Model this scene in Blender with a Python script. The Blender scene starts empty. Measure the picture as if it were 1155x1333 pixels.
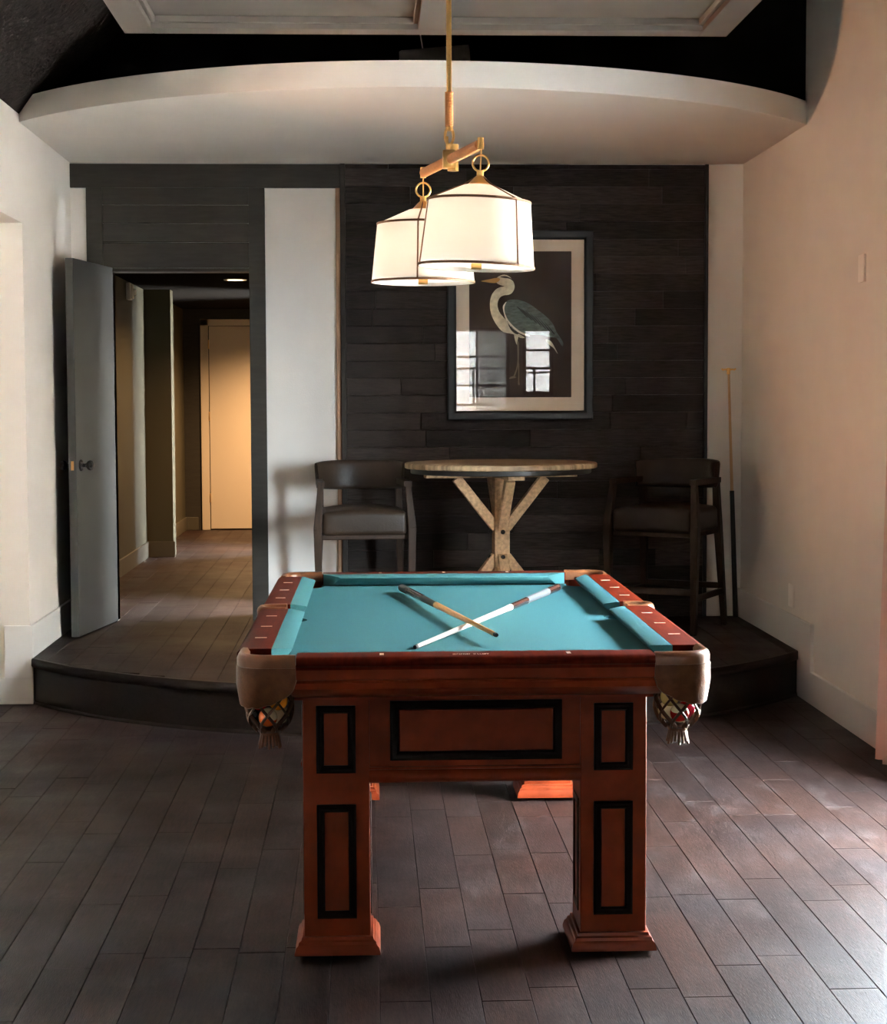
import bpy, bmesh, math, random
from mathutils import Vector, Matrix
random.seed(7)
PI = math.pi
scene = bpy.context.scene
col = scene.collection

# ------------------------------------------------------------------ helpers
def srgb(h):
    h = h.lstrip('#'); v = [int(h[i:i+2], 16)/255 for i in (0, 2, 4)]
    return tuple(c/12.92 if c <= .04045 else ((c+.055)/1.055)**2.4 for c in v)

def rot(axis, deg): return Matrix.Rotation(math.radians(deg), 4, axis)

class MB:
    """collects shapes into one bmesh, build() links it as one object"""
    def __init__(self): self.bm = bmesh.new()
    def _merge(self, t, M=None):
        if M is not None: bmesh.ops.transform(t, matrix=M, verts=t.verts)
        me = bpy.data.meshes.new('t'); t.to_mesh(me); t.free()
        self.bm.from_mesh(me); bpy.data.meshes.remove(me)
    def box(self, x0, x1, y0, y1, z0, z1, bev=0, seg=2, M=None):
        t = bmesh.new(); bmesh.ops.create_cube(t, size=1)
        bmesh.ops.scale(t, vec=(x1-x0, y1-y0, z1-z0), verts=t.verts)
        if bev: bmesh.ops.bevel(t, geom=t.edges[:], offset=bev, segments=seg, affect='EDGES', profile=.5)
        bmesh.ops.translate(t, vec=((x0+x1)/2, (y0+y1)/2, (z0+z1)/2), verts=t.verts)
        self._merge(t, M); return self
    def prism(self, poly, a, b, axis='z', bev=0, M=None):
        """extrude a 2D polygon; axis z: (x,y); y: (x,z); x: (y,z)"""
        t = bmesh.new()
        def P(p, h): return {'z': (p[0], p[1], h), 'y': (p[0], h, p[1]), 'x': (h, p[0], p[1])}[axis]
        lo = [t.verts.new(P(p, a)) for p in poly]; hi = [t.verts.new(P(p, b)) for p in poly]
        t.faces.new(lo[::-1]); top = t.faces.new(hi); n = len(poly)
        for i in range(n): t.faces.new((lo[i], lo[(i+1) % n], hi[(i+1) % n], hi[i]))
        bmesh.ops.recalc_face_normals(t, faces=t.faces)
        if bev: bmesh.ops.bevel(t, geom=[e for e in t.edges], offset=bev, segments=2, affect='EDGES', profile=.5)
        self._merge(t, M); return self
    def lathe(self, prof, n=32, M=None, cap=True):
        t = bmesh.new(); rings = []
        for r, z in prof:
            rings.append([t.verts.new((r*math.cos(2*PI*k/n), r*math.sin(2*PI*k/n), z)) for k in range(n)])
        for a, b in zip(rings, rings[1:]):
            for k in range(n): t.faces.new((a[k], a[(k+1) % n], b[(k+1) % n], b[k]))
        if cap:
            if prof[0][0] > 1e-5: t.faces.new(rings[0][::-1])
            if prof[-1][0] > 1e-5: t.faces.new(rings[-1])
        bmesh.ops.remove_doubles(t, verts=t.verts, dist=1e-6)
        bmesh.ops.recalc_face_normals(t, faces=t.faces)
        self._merge(t, M); return self
    def tube(self, pts, rad, n=10, closed=False, flat=1.0, M=None):
        t = bmesh.new(); pts = [Vector(p) for p in pts]; m = len(pts); rings = []
        R = rad if isinstance(rad, (list, tuple)) else [rad]*m
        up = None
        for i, p in enumerate(pts):
            if closed: d = pts[(i+1) % m]-pts[i-1]
            else: d = pts[min(i+1, m-1)]-pts[max(i-1, 0)]
            d.normalize()
            if up is None:
                up = Vector((0, 0, 1)) if abs(d.z) < .9 else Vector((0, 1, 0))
            s = d.cross(up).normalized(); up = s.cross(d).normalized()
            rings.append([t.verts.new(p+(s*math.cos(2*PI*k/n)+up*flat*math.sin(2*PI*k/n))*R[i]) for k in range(n)])
        pr = list(zip(rings, rings[1:]))+([(rings[-1], rings[0])] if closed else [])
        for a, b in pr:
            for k in range(n): t.faces.new((a[k], a[(k+1) % n], b[(k+1) % n], b[k]))
        if not closed: t.faces.new(rings[0][::-1]); t.faces.new(rings[-1])
        bmesh.ops.recalc_face_normals(t, faces=t.faces)
        self._merge(t, M); return self
    def sweep(self, frames, closed=False, cap=True, M=None):
        """frames: list of rings (lists of 3D points), closed cross sections"""
        t = bmesh.new(); rings = [[t.verts.new(p) for p in f] for f in frames]; n = len(frames[0])
        pr = list(zip(rings, rings[1:]))+([(rings[-1], rings[0])] if closed else [])
        for a, b in pr:
            for k in range(n): t.faces.new((a[k], a[(k+1) % n], b[(k+1) % n], b[k]))
        if cap and not closed: t.faces.new(rings[0][::-1]); t.faces.new(rings[-1])
        bmesh.ops.recalc_face_normals(t, faces=t.faces)
        self._merge(t, M); return self
    def beam(self, a, b, w, h, w2=None, h2=None, bev=.003, side=(1, 0, 0)):
        """tapered square bar from a to b"""
        a, b = Vector(a), Vector(b); d = (b-a).normalized(); s = Vector(side)
        s = (s-d*s.dot(d)).normalized(); u = s.cross(d)
        t = bmesh.new(); rings = []
        for p, ww, hh in ((a, w, h), (b, w2 or w, h2 or h)):
            rings.append([t.verts.new(p+s*ww/2*i+u*hh/2*j) for i, j in ((-1, -1), (1, -1), (1, 1), (-1, 1))])
        t.faces.new(rings[0]); t.faces.new(rings[1][::-1])
        for k in range(4): t.faces.new((rings[0][k], rings[1][k], rings[1][(k+1) % 4], rings[0][(k+1) % 4]))
        bmesh.ops.recalc_face_normals(t, faces=t.faces)
        if bev: bmesh.ops.bevel(t, geom=t.edges[:], offset=bev, segments=2, affect='EDGES', profile=.5)
        self._merge(t); return self
    def sphere(self, c, r, n=24, M=None, sc=(1, 1, 1)):
        t = bmesh.new(); bmesh.ops.create_uvsphere(t, u_segments=n, v_segments=n//2, radius=r)
        bmesh.ops.scale(t, vec=sc, verts=t.verts); bmesh.ops.translate(t, vec=c, verts=t.verts)
        self._merge(t, M); return self
    def build(self, name, material, parent=None, smooth=40, mod=None):
        me = bpy.data.meshes.new(name); self.bm.to_mesh(me); self.bm.free()
        me.materials.append(material)
        if smooth:
            me.shade_smooth()
            try: me.set_sharp_from_angle(angle=math.radians(smooth))
            except Exception: pass
        o = bpy.data.objects.new(name, me); col.objects.link(o)
        if parent: o.parent = parent
        return o

def props(o, label=None, cat=None, group=None, kind=None):
    if label: o['label'] = label
    if cat: o['category'] = cat
    if group: o['group'] = group
    if kind: o['kind'] = kind
    return o
def thing(name, label, cat, loc=(0, 0, 0), rz=0, group=None):
    o = bpy.data.objects.new(name, None); col.objects.link(o)
    o.location = loc; o.rotation_euler = (0, 0, rz); o.empty_display_size = .05
    return props(o, label, cat, group)
def struct(o): o['kind'] = 'structure'; return o
def copy_tree(o, parent=None):
    c = o.copy(); col.objects.link(c)
    if parent: c.parent = parent
    for ch in [x for x in bpy.data.objects if x.parent == o]: copy_tree(ch, c)
    return c

# ---------------------------------------------------------------- materials
def mat(name, color, rough=.5, metal=0, coat=0, coat_rough=.1, noise=0, nscale=20, stretch=(1, 1, 1), bump=0, bscale=None, spec=.5, sheen=0, rvar=0, attr=None, c2=None):
    m = bpy.data.materials.new(name); m.use_nodes = True; nt = m.node_tree; N = nt.nodes; L = nt.links
    b = N['Principled BSDF']
    b.inputs['Base Color'].default_value = (*color, 1); b.inputs['Roughness'].default_value = rough
    b.inputs['Metallic'].default_value = metal; b.inputs['Coat Weight'].default_value = coat
    b.inputs['Coat Roughness'].default_value = coat_rough; b.inputs['Specular IOR Level'].default_value = spec
    if sheen: b.inputs['Sheen Weight'].default_value = sheen
    if noise or bump or rvar or attr:
        tc = N.new('ShaderNodeTexCoord'); mp = N.new('ShaderNodeMapping'); mp.inputs['Scale'].default_value = stretch
        L.new(tc.outputs['Object'], mp.inputs['Vector'])
        nz = N.new('ShaderNodeTexNoise'); nz.inputs['Scale'].default_value = nscale; nz.inputs['Detail'].default_value = 6
        L.new(mp.outputs['Vector'], nz.inputs['Vector'])
        cr = N.new('ShaderNodeValToRGB')
        lo = c2 if c2 else tuple(c*(1-noise) for c in color); hi = color if c2 else tuple(min(1, c*(1+noise)) for c in color)
        cr.color_ramp.elements[0].color = (*lo, 1); cr.color_ramp.elements[1].color = (*hi, 1)
        cr.color_ramp.elements[0].position = .3; cr.color_ramp.elements[1].position = .7
        L.new(nz.outputs['Fac'], cr.inputs['Fac']); src = cr.outputs['Color']
        if attr:
            at = N.new('ShaderNodeAttribute'); at.attribute_name = attr
            mx = N.new('ShaderNodeMix'); mx.data_type = 'RGBA'; mx.blend_type = 'MULTIPLY'; mx.inputs['Factor'].default_value = 1
            L.new(src, mx.inputs['A']); L.new(at.outputs['Color'], mx.inputs['B']); src = mx.outputs['Result']
        L.new(src, b.inputs['Base Color'])
        if rvar:
            n2 = N.new('ShaderNodeTexNoise'); n2.inputs['Scale'].default_value = 2.2; n2.inputs['Detail'].default_value = 5
            L.new(tc.outputs['Object'], n2.inputs['Vector'])
            mr = N.new('ShaderNodeMapRange'); mr.inputs['From Min'].default_value = .3; mr.inputs['From Max'].default_value = .7
            mr.inputs['To Min'].default_value = rough-rvar; mr.inputs['To Max'].default_value = rough+rvar
            L.new(n2.outputs['Fac'], mr.inputs['Value']); L.new(mr.outputs['Result'], b.inputs['Roughness'])
        if bump:
            n3 = N.new('ShaderNodeTexNoise'); n3.inputs['Scale'].default_value = bscale or nscale; n3.inputs['Detail'].default_value = 5
            L.new(mp.outputs['Vector'], n3.inputs['Vector'])
            bp = N.new('ShaderNodeBump'); bp.inputs['Strength'].default_value = bump; bp.inputs['Distance'].default_value = .01
            L.new(n3.outputs['Fac'], bp.inputs['Height']); L.new(bp.outputs['Normal'], b.inputs['Normal'])
    return m

M = {}
M['white'] = mat('wall_paint', (.64, .597, .543), .75, noise=.02, nscale=4, bump=.05, bscale=120)
M['base'] = mat('trim_paint', (.60, .58, .55), .45)
M['black'] = mat('black_ceiling', (.001, .001, .001), .9, spec=.05)
M['popcorn'] = mat('rough_black_ceiling', (.024, .019, .017), .95, spec=.05, noise=.3, nscale=30, bump=1.0, bscale=45)
M['olive'] = mat('olive_paint', (.058, .049, .029), .6, spec=.2)
M['dark'] = mat('charcoal_paint', (.040, .034, .0275), .5, spec=.15, noise=.12, nscale=10, stretch=(1, 1, 6))
M['door'] = mat('door_paint', (.042, .040, .038), .32, noise=.06, nscale=3)
M['slat'] = mat('charred_boards', (.036, .028, .024), .6, spec=.1, noise=.35, nscale=9, stretch=(1.5, 1, 14), bump=.25, bscale=26, attr='tone')
M['floor'] = mat('dark_oak_boards', (.0225, .0135, .0112), .46, spec=.11, noise=.55, nscale=11, stretch=(11, .8, 1), bump=.2, bscale=40, attr='tone', rvar=.09)
def scuff(m):
    nt = m.node_tree; N = nt.nodes; L = nt.links; b = N['Principled BSDF']
    src = b.inputs['Base Color'].links[0].from_socket
    tc = N.new('ShaderNodeTexCoord')
    n1 = N.new('ShaderNodeTexNoise'); n1.inputs['Scale'].default_value = 1.7; n1.inputs['Detail'].default_value = 4; L.new(tc.outputs['Object'], n1.inputs['Vector'])
    r1 = N.new('ShaderNodeValToRGB'); r1.color_ramp.elements[0].position = .35; r1.color_ramp.elements[1].position = .65
    r1.color_ramp.elements[0].color = (1.15, .93, .84, 1); r1.color_ramp.elements[1].color = (.88, .98, 1.10, 1); L.new(n1.outputs['Fac'], r1.inputs['Fac'])
    mx = N.new('ShaderNodeMix'); mx.data_type = 'RGBA'; mx.blend_type = 'MULTIPLY'; mx.inputs['Factor'].default_value = 1
    L.new(src, mx.inputs['A']); L.new(r1.outputs['Color'], mx.inputs['B'])
    mp = N.new('ShaderNodeMapping'); mp.inputs['Scale'].default_value = (1.6, .7, 1); L.new(tc.outputs['Object'], mp.inputs['Vector'])
    n2 = N.new('ShaderNodeTexNoise'); n2.inputs['Scale'].default_value = 5.5; n2.inputs['Detail'].default_value = 9; n2.inputs['Roughness'].default_value = .72; L.new(mp.outputs['Vector'], n2.inputs['Vector'])
    r2 = N.new('ShaderNodeMapRange'); r2.inputs['From Min'].default_value = .52; r2.inputs['From Max'].default_value = .78; r2.inputs['To Max'].default_value = .55; L.new(n2.outputs['Fac'], r2.inputs['Value'])
    m2 = N.new('ShaderNodeMix'); m2.data_type = 'RGBA'; L.new(r2.outputs['Result'], m2.inputs['Factor'])
    L.new(mx.outputs['Result'], m2.inputs['A']); m2.inputs['B'].default_value = (.075, .062, .058, 1)
    L.new(m2.outputs['Result'], b.inputs['Base Color'])
scuff(M['floor'])
M['gap'] = mat('board_gaps', (.008, .006, .005), .8)
M['nosing'] = mat('step_edge', (.013, .008, .006), .4, spec=.15, noise=.3, nscale=16, stretch=(1, 6, 6))
M['coffer'] = mat('coffer_paint', (.125, .105, .09), .8, noise=.03, nscale=6)
M['duct'] = mat('dull_duct', (.19, .165, .135), .6, noise=.2, nscale=14)
M['cherry'] = mat('cherry_wood', (.175, .027, .0075), .42, spec=.15, coat=.12, coat_rough=.15, noise=.28, nscale=11, stretch=(1, 1, 1), rvar=.04)
M['cherryrail'] = mat('cherry_rail', (.085, .0078, .002), .5, spec=.06, coat=0, coat_rough=.1, noise=.25, nscale=14, stretch=(4, .6, 2))
M['ebony'] = mat('black_moulding', (.006, .004, .0035), .4, spec=.1)
M['felt'] = mat('teal_felt', (.043, .142, .153), .95, noise=.07, nscale=220, spec=.1)
M['ivory'] = mat('ivory_inlay', (.80, .68, .54), .35)
M['leather'] = mat('tan_leather', (.15, .056, .022), .34, spec=.4, noise=.3, nscale=18, bump=.08, bscale=160)
M['shield'] = mat('stamped_leather', (.12, .043, .017), .40, spec=.2, noise=.25, nscale=40, bump=.16, bscale=210)
M['strap'] = mat('leather_straps', (.075, .030, .013), .42, spec=.3)
M['brass'] = mat('antique_brass', (.80, .48, .17), .3, metal=1)
M['wrapleather'] = mat('saddle_leather', (.56, .21, .06), .5, noise=.1, nscale=60)
M['shadetrim'] = mat('shade_leather_trim', (.20, .085, .04), .55)
M['chairleather'] = mat('dark_brown_leather', (.030, .0185, .0115), .42, spec=.22, noise=.25, nscale=9, bump=.12, bscale=90, rvar=.05)
M['chairwood'] = mat('walnut_frame', (.030, .016, .009), .45, spec=.15, noise=.3, nscale=12, stretch=(5, 5, 1))
M['rustic'] = mat('weathered_oak', (.54, .36, .20), .6, spec=.25, noise=.3, nscale=9, stretch=(6, 1, 6), bump=.25, bscale=22)
M['rustictop'] = mat('weathered_oak_top', (.36, .25, .145), .55, spec=.25, noise=.5, nscale=7, stretch=(1.2, 9, 1), bump=.3, bscale=20)
M['darkmetal'] = mat('dark_iron', (.035, .033, .032), .4, metal=.6)
M['cueamber'] = mat('amber_maple', (.74, .34, .11), .35, coat=.2)
M['cuewhite'] = mat('pale_maple', (.46, .42, .36), .4, coat=.15)
M['cueblack'] = mat('black_lacquer', (.009, .0075, .0075), .35, spec=.3, coat=.15)
M['cuebrown'] = mat('dark_rosewood', (.055, .018, .012), .25, coat=.6)
M['wrap'] = mat('linen_wrap', (.085, .094, .105), .7, noise=.4, nscale=300)
M['tip'] = mat('black_tip', (.01, .01, .012), .7)
M['frame'] = mat('picture_frame_black', (.014, .015, .017), .4, spec=.3)
M['mount'] = mat('picture_mount', (.66, .56, .47), .85)
M['print'] = mat('print_ground', (.040, .025, .017), .8)
M['doorwarm'] = mat('cream_door', (.62, .50, .38), .5)
M['plastic'] = mat('white_plastic', (.75, .70, .64), .4)
M['curtain'] = mat('blush_curtain', (.62, .46, .40), .9)
M['stone'] = mat('pale_stone', (.5, .48, .45), .9, noise=.3, nscale=3)
M['ground'] = mat('outside_paving', (.55, .53, .49), .9)
M['chrome'] = mat('dark_knob', (.012, .011, .011), .22, coat=.5)

def shade_mat():
    m = bpy.data.materials.new('linen_shade'); m.use_nodes = True; nt = m.node_tree; N = nt.nodes; L = nt.links
    N.remove(N['Principled BSDF']); out = N['Material Output']
    d = N.new('ShaderNodeBsdfDiffuse'); d.inputs['Color'].default_value = (.82, .80, .77, 1)
    t = N.new('ShaderNodeBsdfTranslucent'); t.inputs['Color'].default_value = (.90, .88, .86, 1)
    mx = N.new('ShaderNodeMixShader'); mx.inputs['Fac'].default_value = .6
    L.new(d.outputs[0], mx.inputs[1]); L.new(t.outputs[0], mx.inputs[2]); L.new(mx.outputs[0], out.inputs['Surface'])
    return m
M['shade'] = shade_mat()
def emit(name, c, s):
    m = bpy.data.materials.new(name); m.use_nodes = True; nt = m.node_tree
    b = nt.nodes['Principled BSDF']; b.inputs['Emission Color'].default_value = (*c, 1); b.inputs['Emission Strength'].default_value = s
    b.inputs['Base Color'].default_value = (*c, 1); return m
def glass_mat():
    m = bpy.data.materials.new('picture_glass'); m.use_nodes = True; nt = m.node_tree; N = nt.nodes; L = nt.links
    N.remove(N['Principled BSDF']); out = N['Material Output']
    tr = N.new('ShaderNodeBsdfTransparent'); gl = N.new('ShaderNodeBsdfGlossy'); gl.inputs['Roughness'].default_value = .0
    fr = N.new('ShaderNodeFresnel'); fr.inputs['IOR'].default_value = 1.45
    geo = N.new('ShaderNodeNewGeometry'); inv = N.new('ShaderNodeMath'); inv.operation = 'SUBTRACT'; inv.inputs[0].default_value = 1
    L.new(geo.outputs['Backfacing'], inv.inputs[1]); mul = N.new('ShaderNodeMath'); mul.operation = 'MULTIPLY'
    L.new(fr.outputs[0], mul.inputs[0]); L.new(inv.outputs[0], mul.inputs[1])
    mx = N.new('ShaderNodeMixShader'); L.new(mul.outputs[0], mx.inputs[0]); L.new(tr.outputs[0], mx.inputs[1]); L.new(gl.outputs[0], mx.inputs[2])
    L.new(mx.outputs[0], out.inputs['Surface']); return m
M['glass'] = glass_mat()

# ------------------------------------------------------------- dimensions
XL, XR, YB, ZP, ZS, ZST = -1.706, 2.2285, 10.177, .2333, 2.906, 3.022
XC = .262; HC = 1.967
def arc_y(x, apex=7.715, end=8.735):
    s = end-apex; R = (HC*HC+s*s)/(2*s); u = max(-HC, min(HC, x-XC))
    return apex+R-math.sqrt(R*R-u*u)
YF = -2.2          # wall behind the camera
XW = 3.3           # the room widens on the window side near the camera
YW = 2.2

# ------------------------------------------------------------------- floors
def boards(name, rows, z, material, th=.012, lens=(.5, 1.15), along='y'):
    """rows: list of (a0,a1,fstart(a),fend(a)); boards run along y with real gaps and eased edges"""
    bm = bmesh.new(); cl = bm.loops.layers.float_color.new('tone')
    e, dz = .0014, .0022
    for a0, a1, fs, fe in rows:
        cuts = []; lo = min(fs(a0), fs(a1)); hi = max(fe(a0), fe(a1))
        p = lo-random.uniform(0, lens[1])
        while p < hi:
            p += random.uniform(*lens)
            cuts.append(p)
        prev = None
        segs = [c for c in cuts if lo+.03 < c < hi-.03]
        bounds = [None]+segs+[None]
        for s, t in zip(bounds, bounds[1:]):
            y00 = fs(a0) if s is None else max(s, fs(a0)); y01 = fs(a1) if s is None else max(s, fs(a1))
            y10 = fe(a0) if t is None else min(t, fe(a0)); y11 = fe(a1) if t is None else min(t, fe(a1))
            if y10-y00 < .01 or y11-y01 < .01: continue
            tone = random.uniform(.82, 1.16); w = random.uniform(-.05, .05); h = random.uniform(-.0004, .0004)
            g = .0004
            o = [(a0+g, y00+g), (a1-g, y01+g), (a1-g, y11-g), (a0+g, y10-g)]
            i = [(a0+g+e, y00+g+e), (a1-g-e, y01+g+e), (a1-g-e, y11-g-e), (a0+g+e, y10-g-e)]
            T = [bm.verts.new((x, y, z+h)) for x, y in i]; O = [bm.verts.new((x, y, z-dz)) for x, y in o]
            B = [bm.verts.new((x, y, z-th)) for x, y in o]
            fs_ = [bm.faces.new(T)]
            for k in range(4):
                k2 = (k+1) % 4
                fs_ += [bm.faces.new((O[k], O[k2], T[k2], T[k])), bm.faces.new((B[k], B[k2], O[k2], O[k]))]
            for f in fs_:
                for l in f.loops: l[cl] = (tone*(1+w), tone, tone*(1-w), 1)
    m = MB(); m.bm.free(); m.bm = bm
    return m.build(name, material, smooth=0)
PIT = .1292
def rows_x(x0, x1, off, fs, fe, pit=PIT):
    k = math.floor((x0-off)/pit); r = []
    while off+k*pit < x1-.002:
        a, b = max(x0, off+k*pit), min(x1, off+(k+1)*pit)
        if b-a > .004: r.append((a, b, fs, fe))
        k += 1
    return r
struct(boards('floor', rows_x(-2.8, XW, -.751, lambda x: YF, lambda x: (8.74 if x < XL else (8.95 if x < XR else YW))), 0, M['floor']))
struct(MB().box(-2.9, XW+.1, YF-.1, 10.3, -.12, -.0125).build('floor_base', M['gap'], smooth=0))
struct(boards('platform_floor', rows_x(XL+.001, XR-.001, -.70, lambda x: arc_y(x)+.03, lambda x: YB), ZP, M['floor']))
struct(boards('corridor_floor', rows_x(-1.84, .45, -.70, lambda x: YB, lambda x: 17.5), ZP, M['floor']))
# platform body, curved riser and nosing
NX = 48
xs = [XL+.002+(XR-XL-.004)*i/NX for i in range(NX+1)]
poly = [(x, arc_y(x)+.022) for x in xs]+[(XR-.002, YB+.1), (XL+.002, YB+.1)]
struct(MB().prism(poly, 0, ZP-.0125).build('platform_wall', M['nosing'], smooth=30))
fr = []
for x in xs:
    y = arc_y(x)
    fr.append([(x, y-.002, ZP-.006), (x, y+.004, ZP+.001), (x, y+.034, ZP+.001), (x, y+.034, ZP-.045), (x, y+.002, ZP-.045), (x, y-.004, ZP-.036)])
struct(MB().sweep(fr).build('platform_trim', M['nosing'], smooth=50))
fr = []
for x in xs:
    y = arc_y(x)+.012
    fr.append([(x, y, .012), (x, y+.008, .016), (x, y+.008, 0), (x, y-.004, 0), (x, y-.004, .008)])
struct(MB().sweep(fr).build('platform_molding', M['nosing'], smooth=50))
struct(MB().box(-1.84, .45, YB+.1, 17.5, 0, ZP-.0125).build('corridor_slab', M['gap'], smooth=0))

# -------------------------------------------------------------------- walls
T = .14
ZT = 7.4
def sl(x): return 2.945+.82*(x-XL)            # sloped ceiling height
# left wall: runs to the pier edge at y=8.74, header over the opening, solid again toward the camera
w = MB()
w.box(XL-.5, XL, 8.74, YB+.05, 0, 2.416)
w.box(XL-T, XL, YF, YB+.05, 2.416, 2.96)
w.box(XL-T, XL, YF, 6.2, 0, 2.416)
w.box(-2.95, XL-T, 6.06, 6.2, 0, 2.6)
w.box(-2.95, -2.8, 6.2, 8.74, 0, 2.6)
w.box(-2.95, XL-.5, 8.74, 8.88, 0, 2.6)
w.box(-2.95, XL-T, 6.06, 8.88, 2.55, 2.7)
struct(w.build('wall_left', M['white'], smooth=0))
# right wall with a glazed door opening beside the table
WY0, WY1, WZ0, WZ1 = 5.02, 6.42, .12, 2.10
w = MB()
w.box(XR, XR+T, WY1, YB+.05, 0, ZT); w.box(XR, XR+T, YW, WY0, 0, ZT)
w.box(XR, XR+T, WY0, WY1, WZ1, ZT); w.box(XR, XR+T, WY0, WY1, 0, WZ0)
w.box(XR, XW, YW, YW+T, 0, ZT)
struct(w.build('wall_right', M['white'], smooth=0))
w = MB()
w.box(XW, XW+T, YF-T, YW+T, 0, ZT)
struct(w.build('wall_side', M['white'], smooth=0))
# wall behind the camera with its windows
def wall_y(name, y0, y1, x0, x1, z0, z1, holes, material):
    m = MB(); xs_ = sorted({x0, x1, *[h[0] for h in holes], *[h[1] for h in holes]})
    for a, b in zip(xs_, xs_[1:]):
        mid = (a+b)/2; hs = sorted([h for h in holes if h[0] < mid < h[1]], key=lambda h: h[2]); z = z0
        for h in hs:
            if h[2] > z: m.box(a, b, y0, y1, z, h[2])
            z = h[3]
        if z < z1: m.box(a, b, y0, y1, z, z1)
    return struct(m.build(name, material, smooth=0))
HA, HB = (1.02, 1.87, 1.35, 2.47), (2.04, 2.44, 1.6, 2.47)
wall_y('wall_front', YF-T, YF, XL-T, XW+T, 0, ZT, [HA, HB], M['white'])
# sloped black ceiling
b = MB(); 
b.prism([(XL-.2, sl(XL-.2)), (XW+.2, sl(XW+.2)), (XW+.2, sl(XW+.2)+.1), (XL-.2, sl(XL-.2)+.1)], YF-T, 8.8, 'y')
struct(b.build('ceiling', M['popcorn'], smooth=0))
struct(MB().box(XL-.1, XR+.05, 8.74, 8.86, ZST, ZT).build('wall_upper', M['black'], smooth=0))
# curved soffit over the platform
poly = [(x, arc_y(x, 7.71, 8.71)) for x in xs]+[(XR-.002, YB+.02), (XL+.002, YB+.02)]
struct(MB().prism(poly, ZS, ZST).build('ceiling_soffit', M['white'], smooth=30))

# back wall behind the dark cladding
OX0, OX1, OZ = -1.475, -.678, 2.301
wall_y('wall_back', YB, YB+.12, XL-.2, XR+.1, 0, ZS+.02, [(OX0, OX1, ZP-.0125, OZ)], M['white'])
d = MB()
d.box(XL+.001, -.144, YB-.022, YB, 2.763, ZS-.006, .002)
struct(d.build('trim_1', M['dark'], smooth=0))
d = MB(); d.box(-1.615, -1.522, YB-.02, YB, ZP, 2.763, .002); struct(d.build('trim_2', M['dark'], smooth=0))
d = MB(); d.box(-.678, -.584, YB-.02, YB+.02, ZP, 2.763, .002); struct(d.build('trim_3', M['dark'], smooth=0))
d = MB()
for z0, z1 in ((2.665, 2.763), (2.559, 2.663), (2.45, 2.557), (2.301, 2.448)):
    d.box(-1.522, -.678, YB-.016, YB, z0, z1, .003)
struct(d.build('trim_4', M['dark'], smooth=0))
# jamb lining of the doorway
d = MB(); d.box(OX1-.001, OX1+.0, YB, YB+.12, ZP, OZ); d.box(-1.522, OX0, YB-.016, YB+.12, ZP, OZ); d.box(OX0, OX1, YB, YB+.12, OZ-.02, OZ)
struct(d.build('trim_5', M['dark'], smooth=0))
# tan edge strip and slim black posts of the plank wall
d = MB(); d.box(-.172, -.146, YB-.02, YB, ZP, 2.763, .002); struct(d.build('trim_6', mat('tan_edge', (.30, .17, .09), .6), smooth=0))
d = MB(); d.box(-.146, -.116, YB-.036, YB, ZP, ZS-.004, .003); struct(d.build('trim_7', M['dark'], smooth=0))
d = MB(); d.box(1.996, 2.018, YB-.036, YB, ZP, ZS-.004, .003); struct(d.build('trim_8', M['frame'], smooth=0))
d = MB(); d.box(XL+.001, XR-.001, YB-.012, YB, ZS-.008, ZS-.0005); struct(d.build('trim_9', M['base'], smooth=0))
d = MB(); d.box(2.018, XR-.001, YB-.006, YB, 2.752, ZS-.009); struct(d.build('trim_10', M['white'], smooth=0))
# dark plank cladding, horizontal boards of uneven depth
def cladding():
    bm = bmesh.new(); cl = bm.loops.layers.float_color.new('tone'); z = ZP+.002; h = .1015
    while z < ZS-.01:
        z1 = min(z+h, ZS-.006); x = -.116; x1_ = 1.996; p = x-random.uniform(0, .9)
        cuts = []
        while p < x1_:
            p += random.uniform(.32, 1.15)
            if x+.08 < p < x1_-.08: cuts.append(p)
        bb = [x]+cuts+[x1_]
        for a, c in zip(bb, bb[1:]):
            y = YB-.022-random.choice((0, 0, .003, .006)); tone = random.choice((.62, .8, .95, 1.05, 1.35))*random.uniform(.9, 1.1); e = .0018
            q = [(a+e, z+e), (c-e, z+e), (c-e, z1-e), (a+e, z1-e)]; o = [(a+.0005, z+.0005), (c-.0005, z+.0005), (c-.0005, z1-.0005), (a+.0005, z1-.0005)]
            F = [bm.verts.new((u, y, v)) for u, v in q]; O = [bm.verts.new((u, y+.002, v)) for u, v in o]; B = [bm.verts.new((u, YB, v)) for u, v in o]
            fs_ = [bm.faces.new(F)]
            for k in range(4):
                k2 = (k+1) % 4; fs_ += [bm.faces.new((O[k], O[k2], F[k2], F[k])), bm.faces.new((B[k], B[k2], O[k2], O[k]))]
            for f in fs_:
                for l in f.loops: l[cl] = (tone, tone, tone, 1)
        z = z1
    m = MB(); m.bm.free(); m.bm = bm; return struct(m.build('wall_plank_panel', M['slat'], smooth=0))
cladding()

# baseboards
b = MB(); b.box(XL, XL+.015, 8.735, YB, ZP, ZP+.165, .003)
b.box(XL-.128, XL+.015, 8.725, 8.74, .131, .40, .003); b.box(XL-.49, XL+.015, 8.727, 8.74, 0, .135, .003)
b.box(-1.706+.0, -1.615, YB-.014, YB, ZP, ZP+.165, .003)
struct(b.build('baseboard_left', M['base'], smooth=0))
b = MB(); b.box(XR-.02, XR, 8.47, YB, .0, .40, .003); b.box(XR-.02, XR, WY1+.1, 8.48, 0, .162, .003)
struct(b.build('baseboard_right', M['base'], smooth=0))
b = MB(); b.box(2.018, XR-.015, YB-.012, YB, ZP, ZP+.16, .003); b.box(-.584, -.172, YB-.014, YB, ZP, ZP+.16, .003)
struct(b.build('baseboard_back', M['white'], smooth=0))

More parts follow.
